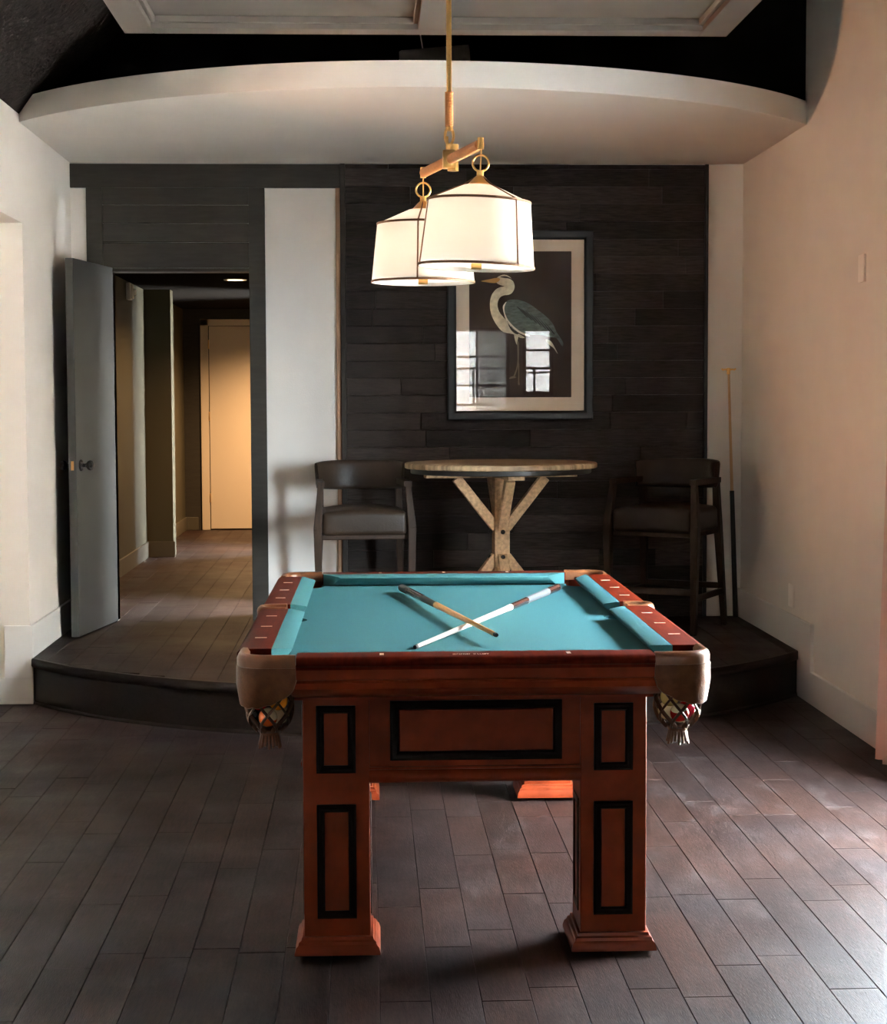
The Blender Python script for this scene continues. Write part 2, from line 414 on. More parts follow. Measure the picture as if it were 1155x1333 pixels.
# glazed door (window_1) on the window side, windows behind the camera
def window_frame(name, y, x0, x1, z0, z1, nx, nz, t=.045):
    m = MB(); d0, d1 = y-.10, y-.04
    m.box(x0, x0+t, d0, d1, z0, z1); m.box(x1-t, x1, d0, d1, z0, z1); m.box(x0, x1, d0, d1, z0, z0+t); m.box(x0, x1, d0, d1, z1-t, z1)
    for i in range(1, nx): xx = x0+(x1-x0)*i/nx; m.box(xx-.014, xx+.014, d0, d1, z0, z1)
    for i in range(1, nz): zz = z0+(z1-z0)*i/nz; m.box(x0, x1, d0, d1, zz-.014, zz+.014)
    return struct(m.build(name, M['frame'], smooth=0))
window_frame('window_2', YF, *HA, 2, 3); window_frame('window_3', YF, *HB, 1, 3)
m = MB(); t = .05
for y0, y1, z0, z1 in ((WY0, WY0+t, WZ0, WZ1), (WY1-t, WY1, WZ0, WZ1), (WY0, WY1, WZ0, WZ0+t), (WY0, WY1, WZ1-t, WZ1)):
    m.box(XR+.04, XR+.10, y0, y1, z0, z1)
struct(m.build('window_1', M['base'], smooth=0))
struct(MB().box(XR+.067, XR+.073, WY0+t, WY1-t, WZ0+t, WZ1-t).build('window_1_pane', M['glass'], smooth=0))
for i_, h_ in ((2, HA), (3, HB)):
    struct(MB().box(h_[0]+.045, h_[1]-.045, YF-.073, YF-.067, h_[2]+.045, h_[3]-.045).build('window_%d_pane' % i_, M['glass'], smooth=0))
# outside: paving, balcony rail and stone pier seen in the picture glass
struct(MB().box(XR, 16, .5, 20, -.3, -.14).build('ground', M['ground'], smooth=0))
struct(MB().box(-14, 16, -16, .5, -.3, -.16).build('ground_dark', mat('low_bounce_ground', (.03, .03, .025), .9), smooth=0))  # coloured dark to keep sun bounce out of the rear windows
m = MB(); m.box(1.62, 2.0, YF-2.6, YF-2.0, -.14, 3.2)
for k in range(16): m.box(1.61, 2.01, YF-2.61, YF-1.99, k*.2, k*.2+.012)
struct(m.build('exterior_pillar', M['stone'], smooth=0))
m = MB()
for zz in (.95, 1.45, 1.95): m.box(-.5, 3.2, YF-1.3, YF-1.27, zz, zz+.035)
for xx in (-.4, .6, 1.46, 2.3, 3.1): m.box(xx, xx+.03, YF-1.3, YF-1.27, -.14, 1.98)
railo = m.build('balcony_railing', M['frame'], smooth=0)
props(railo, 'black metal railing outside the window behind the room', 'railing')

# ------------------------------------------------------------------ corridor
CX0, CX1, CZ, CY = -1.83, -.52, 2.45, 17.45
w = MB()
w.box(CX0-.1, CX0, YB+.12, CY+.1, ZP-.02, CZ)
w.box(CX0, -1.615, 14.42, 14.62, ZP, CZ)
struct(w.build('wall_corridor', M['olive'], smooth=0))
w = MB()
G1, G2 = (10.5, 11.15), (14.62, 15.35)
w.box(CX1, CX1+.1, YB+.12, G1[0], ZP-.02, CZ); w.box(CX1, CX1+.1, G1[1], G2[0], ZP-.02, CZ); w.box(CX1, CX1+.1, G2[1], CY+.1, ZP-.02, CZ)
for g in (G1, G2):
    w.box(CX1, CX1+.1, g[0], g[1], 2.15, CZ)
    w.box(CX1+.1, .42, g[0]-.1, g[0], ZP-.02, CZ); w.box(CX1+.1, .42, g[1], g[1]+.1, ZP-.02, CZ); w.box(CX1+.1, .42, g[0], g[1], 2.15, 2.25)
struct(w.build('wall_corridor_side', M['olive'], smooth=0))
struct(MB().box(CX0-.1, CX1+.1, CY, CY+.1, ZP-.02, CZ).build('wall_corridor_end', M['dark'], smooth=0))
struct(MB().box(CX0-.1, CX1+.1, YB+.12, CY+.1, CZ, CZ+.1).build('ceiling_corridor', mat('corridor_ceiling', (.016, .013, .011), .9, spec=0), smooth=0))
b = MB(); b.box(CX0, CX0+.014, YB+.12, 14.42, ZP, ZP+.13, .003); b.box(CX0, -1.601, 14.406, 14.42, ZP, ZP+.13, .003)
b.box(CX0, CX0+.014, 14.62, CY, ZP, ZP+.13, .003); b.box(CX0, -1.70, CY-.014, CY, ZP, ZP+.13, .003)
struct(b.build('baseboard_corridor', mat('dark_baseboard', (.075, .062, .042), .45), smooth=0))
# cream door at the corridor's end
d2 = bpy.data.objects.new('door_2', None); col.objects.link(d2); d2.location = (-1.02, CY, ZP); struct(d2)
m = MB(); m.box(-.64, -.56, -.022, 0, 0, 2.115, .004); m.box(.56, .64, -.022, 0, 0, 2.115, .004); m.box(-.64, .64, -.022, 0, 2.05, 2.115, .004)
m.build('door_frame', M['doorwarm'], d2, smooth=0)
MB().box(-.552, .552, -.016, 0, .012, 2.045, .002).build('door_panel', M['doorwarm'], d2, smooth=0)
m = MB()
for zz in (.28, 1.1, 1.82): m.box(-.562, -.55, -.026, -.014, zz, zz+.09, .002)
m.build('hinge', M['brass'], d2)

# fire alarm strobe on the corridor wall
t_ = thing('fire_alarm_strobe', 'small white fire alarm strobe high on the dark corridor wall', 'fire alarm', (CX0, 13.4, 2.37))
MB().box(0, .035, -.055, .055, -.065, .065, .008, 3).build('housing', M['plastic'], t_)
MB().box(.035, .05, -.04, .04, -.055, .055, .006, 3).build('faceplate', M['plastic'], t_)
MB().sphere((.052, 0, -.005), .026, 20, sc=(1, 1, 1)).build('strobe_lens', mat('strobe_lens', (.85, .82, .76), .12), t_)
# recessed light in the corridor ceiling
LX, LY = -.99, 13.26
t_ = thing('recessed_light', 'round recessed downlight glowing in the dark corridor ceiling', 'ceiling light', (LX, LY, CZ))
MB().lathe([(.062, -.004), (.085, -.006), (.09, .001), (.085, .02), (.062, .02), (.062, -.004)], 32, cap=False).build('trim_ring', M['plastic'], t_)
MB().lathe([(.0, -.003), (.06, -.003), (.06, -.001), (.0, -.001)], 32).build('lens', emit('downlight_lens', (1, .72, .42), 12), t_)

# ---------------------------------------------------------------- open door
dz = .008
d1 = bpy.data.objects.new('door_1', None); col.objects.link(d1); struct(d1)
hx, hy = -1.487, YB-.018; tx, ty = -1.600, 9.455
d1.location = (hx, hy, ZP+dz); d1.rotation_euler = (0, 0, math.atan2(ty-hy, tx-hx))
DL = math.hypot(tx-hx, ty-hy); DH = 2.06
MB().box(.004, DL, -.022, .022, 0, DH, .002).build('door_panel', M['door'], d1, smooth=0)
for s in (1, -1):
    k = MB(); Mx = Matrix.Translation((DL-.075, s*.022, .937)) @ rot('X', -90*s)
    k.lathe([(.0, 0), (.032, 0), (.032, .004), (.026, .009), (.012, .011), (.0095, .022), (.012, .032), (.024, .042), (.0285, .053), (.026, .064), (.015, .071), (0, .072)], 28, M=Mx)
    k.build('door_knob', M['chrome'], d1)
MB().box(DL-.001, DL+.001, -.008, .008, .912, .962, .0005).build('latch_plate', M['brass'], d1)
m = MB()
for zz in (.2, 1.0, 1.85): m.lathe([(.008, zz), (.008, zz+.09)], 12, M=Matrix.Translation((.0, -.024, 0)))
m.build('hinge', M['darkmetal'], d1)

# --------------------------------------------------- wall plates and switches
o = MB().box(XR-.008, XR, 8.87, 8.975, .435, .555, .003).build('power_outlet', M['plastic']); props(o, 'white power outlet plate just above the baseboard on the platform', 'outlet')
o = MB().box(XR-.012, XR, 7.64, 7.73, 2.045, 2.17, .004).build('wall_sensor', M['plastic']); props(o, 'small pale thermostat plate high up on the long plain wall', 'wall plate')

# --------------------------------------------------------- coffer ceiling panel
cp = thing('ceiling_panel', 'suspended grey coffered ceiling panel with a raised border above the pool table', 'ceiling panel', (.277, 5.3, 3.10))
cp['kind'] = 'structure'
cx0, cx1, cy0, cy1 = -1.302, 1.300, -2.4, 2.26
MB().box(cx0, cx1, cy0, cy1, .05, .10).build('ceiling_board', M['coffer'], cp, smooth=0)
m = MB(); fw_ = .125
m.box(cx0, cx0+fw_, cy0, cy1, 0, .05, .003); m.box(cx1-fw_, cx1, cy0, cy1, 0, .05, .003)
m.box(cx0+fw_, cx1-fw_, cy1-.11, cy1, 0, .05, .003); m.box(cx0+fw_, cx1-fw_, cy0, cy0+.11, 0, .05, .003)
m.box(-.037-.01, .075, cy0+.11, cy1-.11, 0, .05, .003)
m.build('border_frame', M['coffer'], cp, smooth=0)
m = MB()
for a, c in ((cx0+fw_, -.047), (.075, cx1-fw_)):
    m.box(a, a+.02, cy0+.11, cy1-.11, .022, .05, .004); m.box(c-.02, c, cy0+.11, cy1-.11, .022, .05, .004)
    m.box(a, c, cy1-.13, cy1-.11, .022, .05, .004)
m.build('inner_molding', M['coffer'], cp, smooth=0)
m = MB()
for x_ in (cx0+.2, cx1-.2):
    for y_ in (cy0+.3, cy1-.3): m.tube([(x_, y_, .09), (x_, y_, sl(x_+.277)-3.1)], .005, 6)
m.build('hanger_wire', M['darkmetal'], cp)
# grey fixture lying on the soffit
t_ = thing('duct_stub', 'dull grey tube fixture resting on top of the curved soffit', 'duct', (.30, 8.3, ZST), 0)
Mx = Matrix.Translation((0, 0, .088)) @ rot('Y', 87)
MB().lathe([(.0, -.13), (.072, -.13), (.078, -.12), (.088, .16), (.088, .2), (0, .2)], 28, M=Mx).build('tube', M['duct'], t_)
MB().tube([(-.02, 0, .16), (-.035, 0, .25), (-.04, -.02, .36), (-.04, -.02, .45)], .003, 6).build('wire', M['plastic'], t_)
MB().box(-.1, .15, -.05, .05, 0, .012, .002).build('foot', M['duct'], t_)

# ===================================================================== POOL TABLE
PT = thing('pool_table', 'cherry wood pool table with teal felt and leather drop pockets', 'pool table', (.2845, 4.6205, 0), -.0063)
ZR, ZB = .855, .81
L8 = 1.982; S = L8/8; UO, WO0, WO1 = .64, -.148, L8+.148
CU = .546; CWF, CWR = -.052, L8+.052
# --- bed cloth with pocket mouths
def arcpts(c, r, a0, a1, n=10):
    return [(c[0]+r*math.cos(math.radians(a0+(a1-a0)*i/n)), c[1]+r*math.sin(math.radians(a0+(a1-a0)*i/n))) for i in range(n+1)]
E_ = .552; W0, W1 = -.057, L8+.057; rc = .066; rs = .062
cc = .532
pl = []
def corner(cu, cw, su, sw):
    # bite out of a corner, walking counter clockwise
    c = (cu, cw); pts = arcpts(c, rc, 0, 360, 48)
    return [p for p in pts]
# counter clockwise from the near edge
dxe = math.sqrt(max(0, rc**2-(W0+.025)**2)); dye = math.sqrt(rc**2-(E_-cc)**2)
def ang(dx, dy): return math.degrees(math.atan2(dy, dx))
def bite(c, p, q, ccw):
    a0 = ang(p[0]-c[0], p[1]-c[1]); a1 = ang(q[0]-c[0], q[1]-c[1])
    if ccw and a1 < a0: a1 += 360
    if not ccw and a1 > a0: a1 -= 360
    return arcpts(c, rc, a0, a1, 14)
yc = -.025
pl += bite((cc, yc), (cc-dxe, W0), (E_, yc+dye), False)
sy = math.sqrt(rs**2-(E_-.55)**2)
def sbite(cu, p, q):
    a0 = ang(p[0]-cu, p[1]-L8/2); a1 = ang(q[0]-cu, q[1]-L8/2)
    if a1 > a0: a1 -= 360
    return arcpts((cu, L8/2), rs, a0, a1, 12)
pl += sbite(.55, (E_, L8/2-sy), (E_, L8/2+sy))
pl += bite((cc, L8-yc), (E_, L8-yc-dye), (cc-dxe, W1), False)
pl += bite((-cc, L8-yc), (-cc+dxe, W1), (-E_, L8-yc-dye), False)
pl += sbite(-.55, (-E_, L8/2+sy), (-E_, L8/2-sy))
pl += bite((-cc, yc), (-E_, yc+dye), (-cc+dxe, W0), False)
MB().prism(pl, ZB-.03, ZB).build('bed_cloth', M['felt'], PT, smooth=30)
# --- cabinet core under the slate
CB = (-.464, .476, .03, 2.035)          # body u0,u1,w0,w1
m = MB(); m.box(CB[0]+.03, CB[1]-.03, CB[2]+.03, CB[3]-.03, .50, ZB-.03); m.build('cabinet_core', M['ebony'], PT, smooth=0)
# --- apron panels with black mouldings
def frame_strip(m, u0, u1, z0, z1, t, w, dw, plane='y'):
    """raised moulding frame on a face: outer rect u0..u1,z0..z1, strip width t"""
    prof = [(0, 0), (0, .6), (.25, 1), (.55, .75), (.8, 1), (1, .35), (1, 0)]
    rings = []
    for (cu, cz, su, sz) in ((u0, z0, 1, 1), (u1, z0, -1, 1), (u1, z1, -1, -1), (u0, z1, 1, -1)):
        ring = []
        for a, h in prof:
            uu, zz, d = cu+su*a*t, cz+sz*a*t, w+dw*h
            ring.append((uu, d, zz) if plane == 'y' else (d, uu, zz))
        rings.append(ring)
    m.sweep(rings, closed=True)
LU0, LU1 = (-.464, -.282), (.294, .476); LW0, LW1 = (.025, .207), (1.86, 2.04)
def end_panel(w, sgn):
    p = MB().box(LU0[1]-.004, LU1[0]+.004, min(w, w+sgn*.03), max(w, w+sgn*.03), .50, .722).build('end_apron', M['cherry'], PT, smooth=0)
    f = MB(); frame_strip(f, -.226, .244, .544, .708, .024, w, -sgn*.010); f.build('panel_molding', M['ebony'], p, smooth=30)
    MB().box(-.200, .218, min(w-sgn*.004, w), max(w-sgn*.004, w), .570, .682, .002).build('raised_panel', M['cherry'], p, smooth=0)
    r = MB(); pr = [(0, .528), (-.010, .526), (-.010, .521), (-.005, .519), (-.016, .512), (-.020, .502), (-.017, .492), (-.008, .484), (0, .482)]
    r.sweep([[(u, w+sgn*a+0, z) for a, z in pr] for u in (LU0[1]-.002, LU1[0]+.002)]); r.build('lower_molding', M['cherry'], p, smooth=50)
end_panel(.035, 1); end_panel(2.03, -1)
def side_panel(u, sgn):
    p = MB().box(min(u, u-sgn*.03), max(u, u-sgn*.03), LW0[1]-.004, LW1[0]+.004, .50, .722).build('side_apron', M['cherry'], PT, smooth=0)
    f = MB()
    for a, c in ((.27, 1.00), (1.06, 1.80)): frame_strip(f, a, c, .544, .708, .024, u, sgn*.010, 'x')
    f.build('panel_molding', M['ebony'], p, smooth=30)
    r = MB(); pr = [(0, .528), (.010, .526), (.010, .521), (.005, .519), (.016, .512), (.020, .502), (.017, .492), (.008, .484), (0, .482)]
    r.sweep([[(u+sgn*a, w_, z) for a, z in pr] for w_ in (LW0[1]-.002, LW1[0]+.002)]); r.build('lower_molding', M['cherry'], p, smooth=50)
side_panel(CB[0]+.006, -1); side_panel(CB[1]-.006, 1)
# --- legs
def leg(u0, u1, w0, w1):
    l = MB().box(u0, u1, w0, w1, .045, .724, .004).build('leg', M['cherry'], PT, smooth=0)
    f = MB()
    for z0, z1 in ((.513, .698), (.111, .426)):
        frame_strip(f, u0+.037, u1-.038, z0, z1, .021, w0, -.010); frame_strip(f, u0+.037, u1-.038, z0, z1, .021, w1, .010)
        frame_strip(f, w0+.037, w1-.037, z0, z1, .021, u0, -.004, 'x'); frame_strip(f, w0+.037, w1-.037, z0, z1, .021, u1, .004, 'x')
    f.build('panel_molding', M['ebony'], l, smooth=30)
    q = MB(); pr = [(.0, .062), (.006, .060), (.008, .052), (.014, .048), (.016, .040), (.022, .034), (.026, .020), (.026, .014), (.0, .014)]
    q.sweep([[(cu+su*a, cw+sw*a, z) for a, z in pr] for cu, cw, su, sw in ((u0, w0, -1, -1), (u1, w0, 1, -1), (u1, w1, 1, 1), (u0, w1, -1, 1))], closed=True)
    q.box(u0, u1, w0, w1, .014, .05)
    q.build('plinth', M['cherry'], l, smooth=30)
    MB().lathe([(.05, 0), (.05, .0142)], 24, M=Matrix.Translation(((u0+u1)/2, (w0+w1)/2, 0))).build('leveler_foot', M['ebony'], l)
for a in (LU0, LU1):
    for c in (LW0, LW1): leg(*a, *c)
# --- crown moulding under the rails (octagonal: the corners stand back behind the pockets)
prof = [(.130, .832), (.130, .794), (.126, .790), (.131, .784), (.128, .768), (.112, .752), (.085, .739), (.058, .733), (.050, .731), (.050, .7235), (.0, .7235), (.0, .772), (.098, .772), (.098, .832)]
def ring8(e):
    u0, u1, w0, w1 = CB[0], CB[1], CB[2], CB[3]; k = .018
    eu, ew0, ew1 = e*1.22, e*1.22, e*.72
    return [(u0-k, w0-ew0), (u1+k, w0-ew0), (u1+eu, w0-k+.05), (u1+eu, w1+k-.05), (u1+k, w1+ew1), (u0-k, w1+ew1), (u0-eu, w1+k-.05), (u0-eu, w0-k+.05)]
cols_ = [ring8(e) for e, z in prof]
m = MB(); m.sweep([[(cols_[j][i][0], cols_[j][i][1], prof[j][1]) for j in range(len(prof))] for i in range(8)], closed=True)
m.build('crown_molding', M['cherry'], PT, smooth=35)

# --- rails: wooden cap, cushion, sights
def rail_prof(o):           # o = +1 outward distance from cushion back; returns (offset, z)
    return [(0, ZR), (o-.018, ZR), (o-.008, ZR-.003), (o-.002, ZR-.009), (o, ZR-.016), (o-.004, ZR-.023), (o-.014, ZR-.027), (o-.014, ZR-.035), (0, ZR-.035)]
CUSH = [(0, ZR-.0005), (.012, ZR-.001), (.050, ZR-.008), (.053, ZR-.0105), (.051, ZR-.015), (.030, ZB+.006), (.0, ZB+.001)]
def side_rail(sg, wa, wb, ca0, ca1, cb0, cb1, ks):
    r = MB(); o = UO-CU
    r.sweep([[(sg*(CU+a), w_, z) for a, z in rail_prof(o)] for w_ in (wa, wb)])
    R_ = r.build('rail', M['cherryrail'], PT, smooth=50)
    c = MB()
    fr0 = [(sg*(CU-a), ca0+(ca1-ca0)*min(1, a/.05), z) for a, z in CUSH]; fr1 = [(sg*(CU-a), cb0+(cb1-cb0)*min(1, a/.05), z) for a, z in CUSH]
    mid = [(sg*(CU-a), (ca1+cb1)/2, z) for a, z in CUSH]
    c.sweep([fr0, mid, fr1]); c.build('cushion', M['felt'], R_, smooth=50)
    for k in ks:
        MB().box(sg*.589-.0165, sg*.589+.0165, S*k-.0055, S*k+.0055, ZR-.001, ZR+.0006).build('sight', M['ivory'], R_, smooth=0)
for sg in (-1, 1):
    side_rail(sg, .030, L8/2-.062, .022, .085, L8/2-.058, L8/2-.070, (1, 2, 3))
    side_rail(sg, L8/2+.062, L8-.030, L8/2+.058, L8/2+.070, L8-.022, L8-.085, (5, 6, 7))
def end_rail(base, sgn):    # base: w of cushion back, sgn: outward direction
    o = .096; h = .472
    r = MB(); r.sweep([[(u, base+sgn*a, z) for a, z in rail_prof(o)] for u in (-h, h)])
    R_ = r.build('rail', M['cherryrail'], PT, smooth=50)
    c = MB(); fr0 = [(-(h-.004)+(.065)*min(1, a/.05), base-sgn*a, z) for a, z in CUSH]; fr1 = [((h-.004)-(.065)*min(1, a/.05), base-sgn*a, z) for a, z in CUSH]
    c.sweep([fr0, [(0, base-sgn*a, z) for a, z in CUSH], fr1]); c.build('cushion', M['felt'], R_, smooth=50)
    for k in (-1, 0, 1):
        if k == 0 and sgn < 0: continue
        MB().box(k*.2477-.0055, k*.2477+.0055, base+sgn*.043-.0165, base+sgn*.043+.0165, ZR-.001, ZR+.0006).build('sight', M['ivory'], R_, smooth=0)
    return R_
front = end_rail(CWF, -1); end_rail(CWR, 1)
# small maker's plate with worn, unreadable lettering on the near rail
m = MB(); x = -.060; rr = random.Random(3)
while x < .034:
    wd = rr.choice((.0035, .005, .0065)); y0 = CWF-.055
    if abs(x+.010) > .004:
        m.box(x, x+.0014, y0-.007, y0+.007, ZR-.0005, ZR+.0008)
        if rr.random() < .6: m.box(x, x+wd*.7, y0+.004, y0+.007, ZR-.0005, ZR+.0008)
        if rr.random() < .6: m.box(x, x+wd*.7, y0-.007, y0-.004, ZR-.0005, ZR+.0008)
    x += wd
m.build('maker_lettering', M['ivory'], front, smooth=0)

# --- pockets
def corner_path(n=14):
    """plan path in the quadrant of the near/left corner (u<0): from end rail to side rail"""
    A = [(-.474, -.132), (-.51, -.132), (-.545, -.132)]
    c = (-.549, -.048); r = .084
    arc = [(c[0]+r*math.cos(math.radians(a)), c[1]+r*math.sin(math.radians(a))) for a in [270-90*i/n for i in range(1, n+1)]]
    return A+arc+[(-.633, -.01), (-.633, .032)]
def inset(path, d):
    out = []
    for i, p in enumerate(path):
        a, b_ = path[max(i-1, 0)], path[min(i+1, len(path)-1)]; tx_, ty_ = b_[0]-a[0], b_[1]-a[1]; l = math.hypot(tx_, ty_)
        out.append((p[0]+d*ty_/l, p[1]-d*tx_/l))
    return out
def make_pocket(path, F, center, has_detail=True, drop=.105):
    """F maps quadrant plan coords to table coords"""
    P_ = path; n = len(P_)
    iron = MB(); rings = []
    inn = inset(P_, .030)      # toward the inside
    for p, q in zip(P_, inn):
        a, b_ = Vector(F(p)), Vector(F(q)); g = (b_-a)
        ring = [(a+g*t_) for t_ in (0.02, 0, .12, .35, .75, 1, .95)]
        zz = (ZR-.034, ZR-.012, ZR-.002, ZR+.004, ZR+.003, ZR-.008, ZR-.034)
        rings.append([(v.x, v.y, z_) for v, z_ in zip(ring, zz)])
    iron.sweep(rings); P = iron.build('pocket', M['leather'], PT, smooth=60)
    # hanging leather shield
    sh = MB(); rings = []; outer = inset(P_, -.002); inner = inset(P_, .005)
    lens_ = [0]
    for a, b_ in zip(P_, P_[1:]): lens_.append(lens_[-1]+math.hypot(b_[0]-a[0], b_[1]-a[1]))
    # resample for scallops
    m_ = 40
    def at(path, s):
        for i in range(n-1):
            if lens_[i+1] >= s or i == n-2:
                f = (s-lens_[i])/max(1e-9, lens_[i+1]-lens_[i]); return (path[i][0]+(path[i+1][0]-path[i][0])*f, path[i][1]+(path[i+1][1]-path[i][1])*f)
    cxy = Vector(center)
    for k in range(m_+1):
        s_ = k/m_; o_ = at(outer, s_*lens_[-1]); i_ = at(inner, s_*lens_[-1])
        dd = drop*(.30+.70*math.sin(PI*min(1, max(0, (s_*1.0))))**.45)+.004*abs(math.sin(s_*PI*7))
        zt, zb = ZR-.030, ZR-.030-dd
        ring = []
        for pt, zs in ((o_, (zt, (zt+zb)/2, zb)), (i_, (zb, (zt+zb)/2, zt))):
            for z_ in zs:
                f = (zt-z_)/drop; tk = -.10*f*f+.03*math.sin(f*PI)   # belly then tuck under
                v = Vector(pt); v = v+(v-cxy)*tk
                u_, w_ = F((v.x, v.y)); ring.append((u_, w_, z_))
        rings.append(ring)
    st = MB(); st.tube([Vector(r_[2])*.5+Vector(r_[3])*.5 for r_ in rings], .0026, 6); st.build('shield_edging', M['leather'], P, smooth=60)
    sh.sweep(rings); sh.build('pocket_shield', M['shield'], P, smooth=70)
    if has_detail:
        net = MB(); C = F(center); ns = 7; zt, zb = .762, .648
        def rad(t): return .0632*(1-.03*t-.44*max(0, (t-.52)/.48)**2)
        for fam in (1, -1):
            for k in range(ns):
                pts = []
                for i in range(17):
                    t = i/16; a = 2*PI*k/ns+fam*t*1.55+.2
                    pts.append((C[0]+rad(t)*math.cos(a), C[1]+rad(t)*math.sin(a), zt+(zb-zt)*t))
                net.tube(pts, .0055, 6, flat=.6)
        net.tube([(C[0]+.0632*math.cos(2*PI*i/24), C[1]+.0632*math.sin(2*PI*i/24), zt) for i in range(24)], .005, 6, closed=True)
        net.lathe([(0, zb-.004), (.030, zb-.004), (.036, zb+.004), (.030, zb+.010), (0, zb+.010)], 20, M=Matrix.Translation((C[0], C[1], 0)))
        net.build('pocket_net', M['strap'], P, smooth=60)
        fr_ = MB()
        fr_.lathe([(0, .631), (.020, .631), (.027, .640), (.024, .650), (0, .650)], 18, M=Matrix.Translation((C[0], C[1], 0)))
        for k in range(16):
            a = 2*PI*k/16; fr_.tube([(C[0]+.020*math.cos(a), C[1]+.020*math.sin(a), .644), (C[0]+.023*math.cos(a), C[1]+.023*math.sin(a), .626), (C[0]+.0285*math.cos(a), C[1]+.0285*math.sin(a), .600+.004*(k % 3))], [.0045, .0045, .0035], 6)
        fr_.build('pocket_fringe', M['leather'], P, smooth=60)
    return P
PC = (-.548, -.050)
cpth = corner_path()
make_pocket(cpth, lambda p: (p[0], p[1]), PC)
make_pocket(cpth, lambda p: (-p[0], p[1]), PC)
make_pocket(cpth, lambda p: (p[0], L8-p[1]), PC, False)
make_pocket(cpth, lambda p: (-p[0], L8-p[1]), PC, False)
sp = [(-.560, -.062), (-.600, -.062)]+[(-.604+.052*math.cos(math.radians(a))*1.0, .062*math.sin(math.radians(a))) for a in [260-160*i/12 for i in range(13)]]+[(-.600, .062), (-.560, .062)]
sp = [(-.556, -.0585), (-.58, -.0585), (-.60, -.0585)]+[(-.602+.050*math.cos(math.radians(a)), .0585*math.sin(math.radians(a))) for a in [255, 240, 225, 210, 195, 180, 165, 150, 135, 120, 105]]+[(-.60, .0585), (-.58, .0585), (-.556, .0585)]
make_pocket(sp, lambda p: (p[0], L8/2+p[1]), (-.59, 0), False, .08)
make_pocket(sp, lambda p: (-p[0], L8/2+p[1]), (-.59, 0), False, .08)

# --- balls in the two near pockets
RB = .0255
def ball_mat(name, c, stripe=None):
    m = mat(name, c, .12, coat=.6, coat_rough=.05)
    if stripe:
        nt = m.node_tree; N = nt.nodes; L = nt.links
        tc = N.new('ShaderNodeTexCoord'); sx = N.new('ShaderNodeSeparateXYZ'); L.new(tc.outputs['Object'], sx.inputs[0])
        ab = N.new('ShaderNodeMath'); ab.operation = 'ABSOLUTE'; L.new(sx.outputs['Z'], ab.inputs[0])
        gt = N.new('ShaderNodeMath'); gt.operation = 'GREATER_THAN'; gt.inputs[1].default_value = RB*.52; L.new(ab.outputs[0], gt.inputs[0])
        mx = N.new('ShaderNodeMix'); mx.data_type = 'RGBA'; L.new(gt.outputs[0], mx.inputs['Factor'])
        mx.inputs['A'].default_value = (*stripe, 1); mx.inputs['B'].default_value = (*c, 1)
        L.new(mx.outputs['Result'], N['Principled BSDF'].inputs['Base Color'])
    return m
RED, MAR, ORA, BLK, CRM, YEL = (.55, .015, .012), (.16, .012, .012), (.85, .30, .02), (.01, .01, .011), (.78, .66, .42), (.80, .55, .12)
bm_ = {'red': ball_mat('ball_red', RED), 'maroon': ball_mat('ball_maroon', MAR), 'orange': ball_mat('ball_orange', ORA), 'black': ball_mat('ball_black', BLK),
       'redstripe': ball_mat('ball_red_stripe', CRM, RED), 'orangestripe': ball_mat('ball_orange_stripe', CRM, (.7, .12, .02)), 'cream': ball_mat('ball_cream', CRM), 'yellow': ball_mat('ball_yellow', (.72, .56, .22)), 'crimson': ball_mat('ball_crimson', (.50, .02, .05))}
ca_, sa_ = math.cos(-.0063), math.sin(-.0063)
def tw(u, w, z): return (.2845+u*ca_-w*sa_, 4.6205+u*sa_+w*ca_, z)
def ball(key, side, ang_, z, label, tilt=(0, 0, 0), rad_=.0296):
    c = (PC[0]*(1 if side < 0 else -1), PC[1]); a = math.radians(ang_)
    o = MB().sphere((0, 0, 0), RB, 32).build('pool_ball', bm_[key])
    o.location = tw(c[0]+rad_*math.cos(a), c[1]+rad_*math.sin(a), z); o.rotation_euler = tilt
    props(o, label, 'ball', 'pool balls in the near pocket nets')
ZU, ZL = .7290, .6870
ball('red', -1, 205, ZU, 'bright red ball in the upper layer of the net on the doorway side')
ball('orange', -1, 325, ZU, 'orange ball in the upper layer of the net on the doorway side')
ball('maroon', -1, 85, ZU, 'maroon ball at the back of the net on the doorway side')
ball('orangestripe', -1, 265, ZL, 'cream ball with an orange stripe at the front of the doorway side net', (.5, .6, 0))
ball('black', -1, 145, ZL, 'black ball low in the net on the doorway side')
ball('cream', -1, 25, ZL, 'plain cream ball low in the net on the doorway side')
ball('yellow', 1, 215, ZU, 'pale yellow ball in the upper layer of the net on the window side')
ball('red', 1, 335, ZU, 'solid red ball in the upper layer of the net on the window side')
ball('cream', 1, 150, ZL, 'plain cream ball low in the net on the window side')
ball('redstripe', 1, 270, ZL, 'cream ball with a red stripe at the front of the window side net', (.35, -.2, 0))
ball('crimson', 1, 30, ZL, 'crimson ball low in the net on the window side')

